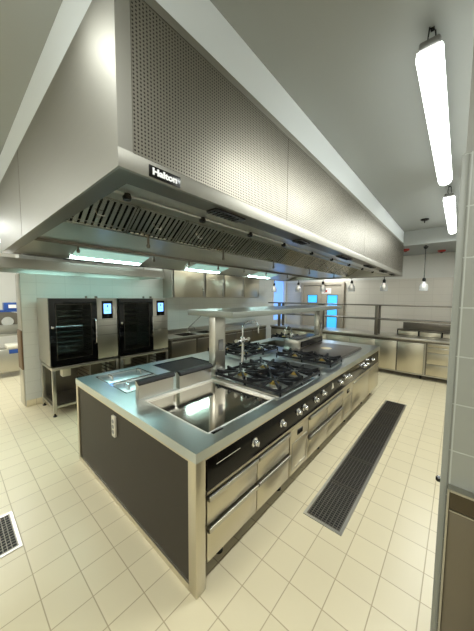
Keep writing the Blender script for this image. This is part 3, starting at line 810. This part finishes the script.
for (z0, z1) in ((0.13, 0.37), (0.38, 0.62), (0.63, 0.74), (0.75, 0.82)):
    o = MB().box(0.60, 1.40, py0+0.02, py0+0.043, z0, z1, 0.003).build('drawer', M['steel_front'], pc)
    MB().box(0.62, 1.38, py0+0.006, py0+0.02, z1-0.02, z1-0.006, 0.003).build('handle', M['steel'], o)
for x in (px0+0.15, -1.8, -0.45, 0.5, px1-0.15):
    for y in (py0+0.12, py1-0.12):
        MB().tube([(x, y, 0), (x, y, 0.122)], 0.022, 10).build('foot', M['black'], pc)
ps = thing('pass_shelf', (-1.2, 6.2, 0.9), 'two-tier steel gantry shelf standing on the pass counter', 'shelf')
for z in (1.30, 1.635):
    o = MB().box(-3.55, 1.42, 5.93, 6.28, z-0.030, z, 0.003).build('shelf_board', M['steel_dim'], ps)
for x in (-3.2, -1.9, -0.46, 1.20):
    for y in (5.96, 6.20):
        MB().box(x, x+0.07, y, y+0.06, 0.90, 1.605 , 0.002).build('post', M['steel_dim'], ps)
it = thing('countertop_warmer', (0.6, 6.5, 0.9), 'low dark steel gastronorm rack with raised back on the pass counter', 'warmer')
MB().box(-0.05, 1.25, 6.40, 6.62, 1.02, 1.045, 0.003).build('ledge', M['steel_dim'], it)
MB().box(0.04, 1.25, 6.62, 6.66, 0.90, 1.20, 0.003).build('back_panel', M['steel_dim'], it)
for i in range(3):
    MB().box(-0.03+i*0.43, 0.37+i*0.43, 6.42, 6.60, 0.905, 1.0, 0.004).build('container', M['steel_front'], it)
MB().box(-0.05, 1.25, 6.41, 6.61, 0.90, 0.905).build('base', M['steel_dim'], it)
for i in range(4): MB().box(-0.05+i*0.43, -0.035+i*0.43, 6.41, 6.61, 0.905, 1.02).build('divider', M['black'], it)

# heat lamps over the pass
lamp_labels = ['clear glass pendant in front of the blue window', 'clear glass pendant left of the double door',
               'clear glass pendant in front of the double door', 'clear glass pendant right of the double door',
               'clear glass pendant just beyond the corner of the big hood', 'clear glass pendant on a full black cord, furthest right']
for i, x in enumerate((-3.70, -2.80, -2.00, -1.19, -0.40, 0.42)):
    y = 6.5
    t = thing('pendant_lamp', (x, y, 3.02), lamp_labels[i], 'pendant lamp', 'pendant lamps over the pass counter')
    zt = 3.019
    MB().lathe([(0.02, 2.93), (0.045, 2.97), (0.05, 2.99), (0.02, 3.0), (0.012, zt)], (x, y, 0), 16).build('ceiling_rose', M['black'], t)
    MB().tube([(x, y, 2.26), (x, y, 2.96)], 0.009, 8).build('cord', M['black'], t)
    MB().lathe([(0.018, 2.27), (0.035, 2.25), (0.038, 2.19), (0.03, 2.17)], (x, y, 0), 16).build('lamp_holder', M['black'], t)
    g = MB(); g.lathe([(0.036, 2.19), (0.042, 2.15), (0.075, 2.11), (0.088, 2.05), (0.086, 1.97)], (x, y, 0), 24, closed=False)
    g.build('glass_shade', M['clear'], t)
    MB().lathe([(0.012, 2.17), (0.03, 2.12), (0.034, 2.08), (0.02, 2.05), (0.005, 2.045)], (x, y, 0), 16).build('bulb', M['bulb'], t)

# ------------------------------------------------------------------ fluorescent battens on the ceiling
def area(x, y, z, sx, sy, watts, col, parent):
    l = bpy.data.lights.new('tube_light', 'AREA'); l.shape = 'RECTANGLE'; l.size = sx; l.size_y = sy
    l.energy = watts; l.color = col
    o = bpy.data.objects.new('tube_light', l); COL.objects.link(o); o.parent = parent
    o.matrix_parent_inverse = Matrix.Translation(-world_loc(parent)); o.location = (x, y, z)
def batten(x, y0, y1, z, label, power=1.0, ZC=ZC):
    t = thing('ceiling_batten', (x, (y0+y1)/2, ZC), label, 'ceiling light', 'tubular ceiling lights')
    w = 0.062
    b = MB(); b.box(x-w*0.8, x+w*0.8, y0+0.01, y1-0.01, z+0.03, z+0.075, 0.012)
    b.build('housing', M['grout'], t)
    d = MB()
    prof = [(-w, 0.03), (-w*1.02, 0.0), (-w*0.8, -0.035), (-w*0.35, -0.05), (w*0.35, -0.05), (w*0.8, -0.035), (w*1.02, 0.0), (w, 0.03)]
    ends = [(y0, 0.55), (y0+0.015, 0.9), (y0+0.04, 1.0), (y1-0.04, 1.0), (y1-0.015, 0.9), (y1, 0.55)]
    rings = []
    for (yy_, s_) in ends: rings.append([d.bm.verts.new((x+p[0]*s_, yy_, z+p[1]*s_)) for p in prof])
    for a, c_ in zip(rings, rings[1:]):
        for k in range(len(prof)): d.bm.faces.new((a[k], a[(k+1) % len(prof)], c_[(k+1) % len(prof)], c_[k]))
    d.bm.faces.new(rings[0]); d.bm.faces.new(rings[-1][::-1])
    d.build('diffuser', M['lamp'], t)
    area(x, (y0+y1)/2, z-0.055, 0.10, y1-y0-0.05, 15*(y1-y0)*power, (0.955, 1.0, 0.975), t)
    for yy_ in (y0+0.12, y1-0.12):
        h = MB(); h.tube([(x-0.012, yy_-0.02, ZC-0.001), (x-0.02, yy_-0.02, z+0.12), (x, yy_, z+0.075)], 0.004, 6)
        h.tube([(x+0.012, yy_+0.02, ZC-0.001), (x+0.02, yy_+0.01, z+0.12), (x, yy_, z+0.075)], 0.004, 6)
        h.box(x-0.010, x+0.010, yy_-0.012, yy_+0.012, ZC-0.008, ZC-0.001)
        h.build('hanger', M['black'], t)
batten(0.875, 0.93, 3.02, 3.15, 'long glowing tube light on the ceiling nearest the camera')
batten(0.890, 3.70, 6.0, 3.15, 'far tube light on the ceiling beside the tiled pier')
batten(0.875, -2.3, -0.2, 3.15, 'added unseen tube light behind the camera, above the aisle', 0.6)  # added beyond the visible row, for fill and steel reflections
batten(-0.42, -2.6, -0.62, 3.15, 'tube light on the ceiling in front of the near hood end', 0.35)
batten(-5.6, -1.6, 0.6, 3.15, 'added unseen tube light in the room behind the ovens', 1.5)  # added out of sight to brighten the back room
batten(-3.68, 2.6, 4.8, 3.15, 'added fill tube light above the wall cabinets, hidden by the hood')  # extra fill, added where the hood hides it
batten(-5.6, -3.4, -2.2, 3.15, 'added unseen tube light at the near end of the back room', 1.4)  # second added back-room light, out of view
batten(-3.2, -3.8, -2.0, 3.15, 'added unseen fill tube light well in front of the near hood end', 2.0)  # added off frame to lift the floor left of the island
batten(3.1, -3.6, -1.6, 3.15, 'added unseen tube light right of the camera', 0.25)  # added off frame for steel reflections, kept weak

batten(-2.2, 6.75, 7.85, 2.86, 'added hidden fill tube light on the lower ceiling before the double door', 1.3, 3.02)  # added behind the hood to brighten the far wall
batten(-7.6, -1.2, 1.0, 3.15, 'added unseen fill tube light above the steel machine', 0.4)  # weak fill added over the machine, out of view
# ceiling bits
t = thing('ceiling_sensor', (0.47, 5.43, ZC), 'small dark smoke sensor on the ceiling between hood and lights', 'sensor')
MB().lathe([(0.07, 3.352), (0.07, 3.34), (0.05, 3.325), (0.02, 3.318)], (0.47, 5.43, 0), 20).build('body', M['black'], t)
MB().tube([(0.47, 5.43, 3.318), (0.47, 5.43, 3.28)], 0.01, 8).build('probe', M['black'], t)
for (x, y, z, lb) in ((-0.02, 6.80, 3.021, 'red alarm sounder beside the far corner of the big hood'), (0.66, 7.5, 3.021, 'red alarm sounder near the far wall above the drawers')):
    t = thing('ceiling_alarm', (x, y, z), lb, 'alarm', 'red alarm sounders')
    MB().lathe([(0.085, z-0.001), (0.085, z-0.03), (0.06, z-0.05), (0.03, z-0.055)], (x, y, 0), 20).build('body', M['red'], t)
    MB().lathe([(0.03, z-0.055), (0.03, z-0.07), (0.01, z-0.075)], (x, y, 0), 14).build('lens', M['black'], t)

# ------------------------------------------------------------------ steel unit on the right pier
t = thing('wash_station', (1.6, 0.56, 0), 'brushed steel cabinet against the tiled pier, bottom right corner', 'cabinet')
MB().box(1.088, 2.4, 0.565, 0.598, 0.04, 0.925, 0.002).build('body', M['steel_dim'], t)
MB().box(1.080, 2.4, 0.553, 0.598, 0.926, 0.936).box(1.080, 1.0875, 0.553, 0.598, 0.0, 0.925).build('edge_trim', M['steel'], t)
MB().box(1.090, 2.4, 0.5585, 0.5645, 0.845, 0.922).build('upper_band', M['bronze'], t)
MB().box(1.090, 2.4, 0.556, 0.5645, 0.836, 0.842).build('ledge', M['steel'], t)
cg = MB(); cg.box(1.052, 1.076, 0.594, 0.600, 0.01, 2.40, 0.001); cg.box(1.052, 1.058, 0.600, 0.66, 0.01, 2.40, 0.001)
tag(cg.build('corner_guard', M['guard']), 'thin steel corner guard up the edge of the tiled pier', 'corner guard')
b = MB(); b.lathe([(0.008, 0), (0.014, 0.006), (0.014, 0.02)], (0, 0, 0), 14, 'x')
o = b.build('wall_bumper', M['black']); o.location = (1.034, 0.62, 0.93); tag(o, 'small black bumper low on the tiled pier edge', 'bumper')

# ------------------------------------------------------------------ things seen through the left doorway
t = thing('dough_machine', (-7.0, -0.1, 0), 'steel kitchen machine on a table seen through the left doorway', 'machine')
MB().box(-7.5, -6.7, -0.9, 0.42, 0.86, 0.90, 0.004).build('table_top', M['steel'], t)
for (x, y) in ((-7.45, -0.85), (-6.75, -0.85), (-7.45, 0.37), (-6.75, 0.37)):
    MB().box(x-0.02, x+0.02, y-0.02, y+0.02, 0, 0.86).build('leg', M['steel'], t)
MB().box(-7.45, -6.85, -0.85, 0.35, 0.90, 1.10, 0.01).build('body', M['steel'], t)
b = MB(); b.prism([(-0.5, 1.10), (0.34, 1.10), (0.34, 1.34), (0.1, 1.40), (-0.5, 1.38)], 'x', -7.4, -6.95); b.build('cover', M['steel_dim'], t)
MB().tube([(-6.94, 0.06, 1.18), (-6.86, 0.06, 1.18)], 0.11, 20).build('drum', M['chrome'], t)
MB().box(-7.4, -6.95, -0.5, 0.34, 1.40, 1.44).build('lid', M['bluebox'], t)
o = MB().box(-7.2, -6.95, 0.02, 0.32, 1.442, 1.62, 0.01).build('blue_crate', M['bluebox']); tag(o, 'small blue box on top of the machine left', 'box')
MB().box(-6.949, -6.945, 0.10, 0.24, 1.49, 1.57).build('label', M['paper'], o)
t = thing('ingredient_bin', (-6.6, 0.05, 0), 'steel wheeled bin with white lid through the left doorway', 'bin')
MB().box(-6.65, -6.25, -0.35, 0.30, 0.12, 0.62, 0.02).build('body', M['steel'], t)
MB().box(-6.66, -6.24, -0.05, 0.31, 0.62, 0.70, 0.02).build('lid', M['plastic'], t)
MB().box(-6.249, -6.24, -0.02, 0.28, 0.52, 0.61, 0.003).build('band', M['bluebox'], t)
for (x, y) in ((-6.6, -0.3), (-6.3, -0.3), (-6.6, 0.25), (-6.3, 0.25)):
    MB().lathe([(0.05, -0.02), (0.06, -0.015), (0.06, 0.015), (0.05, 0.02)], (x, y, 0.06), 18, 'y').build('caster', M['rubber'], t)
S('trim_5', MB().box(-4.42, -4.13, -0.125, -0.102, 0.60, 1.23, 0.004), M['wood']); S('trim_7', MB().box(-4.42, -4.13, -0.118, -0.101, 0.0, 0.598, 0.004), M['steel'])
S('trim_6', MB().box(-4.42, -4.11, -0.112, -0.101, 1.235, 2.13, 0.003), M['steel'])

# ------------------------------------------------------------------ camera
cam = bpy.data.cameras.new('camera'); co = bpy.data.objects.new('camera', cam); COL.objects.link(co)
yaw, pitch, roll = R(41.076), R(-4.117), R(0.42)
fw = Vector((-math.sin(yaw)*math.cos(pitch), math.cos(yaw)*math.cos(pitch), math.sin(pitch)))
rt = Vector((math.cos(yaw), math.sin(yaw), 0)); up = rt.cross(fw)
Rr = rt*math.cos(roll)+up*math.sin(roll); Uu = up*math.cos(roll)-rt*math.sin(roll)
mt = Matrix((Rr, Uu, -fw)).transposed().to_4x4(); mt.translation = Vector((1.0771, -0.8920, 1.7886))
co.matrix_world = mt
cam.sensor_fit = 'VERTICAL'; cam.sensor_height = 24; cam.lens = 24*255.07/631
cam.clip_start = 0.02
SC.camera = co

w = bpy.data.worlds.new('world'); SC.world = w; w.use_nodes = True
w.node_tree.nodes['Background'].inputs['Color'].default_value = (0.5, 0.52, 0.55, 1)
w.node_tree.nodes['Background'].inputs['Strength'].default_value = 0.2
SC.view_settings.view_transform = 'Standard'; SC.view_settings.look = 'None'
SC.view_settings.gamma = 1; SC.view_settings.use_curve_mapping = False
SC.view_settings.exposure = 0.46
try:
    SC.cycles.use_denoising = True; SC.cycles.denoiser = 'OPENIMAGEDENOISE'
except Exception: pass
SC.cycles.max_bounces = 10; SC.cycles.diffuse_bounces = 5; SC.cycles.glossy_bounces = 6
SC.cycles.sample_clamp_indirect = 8
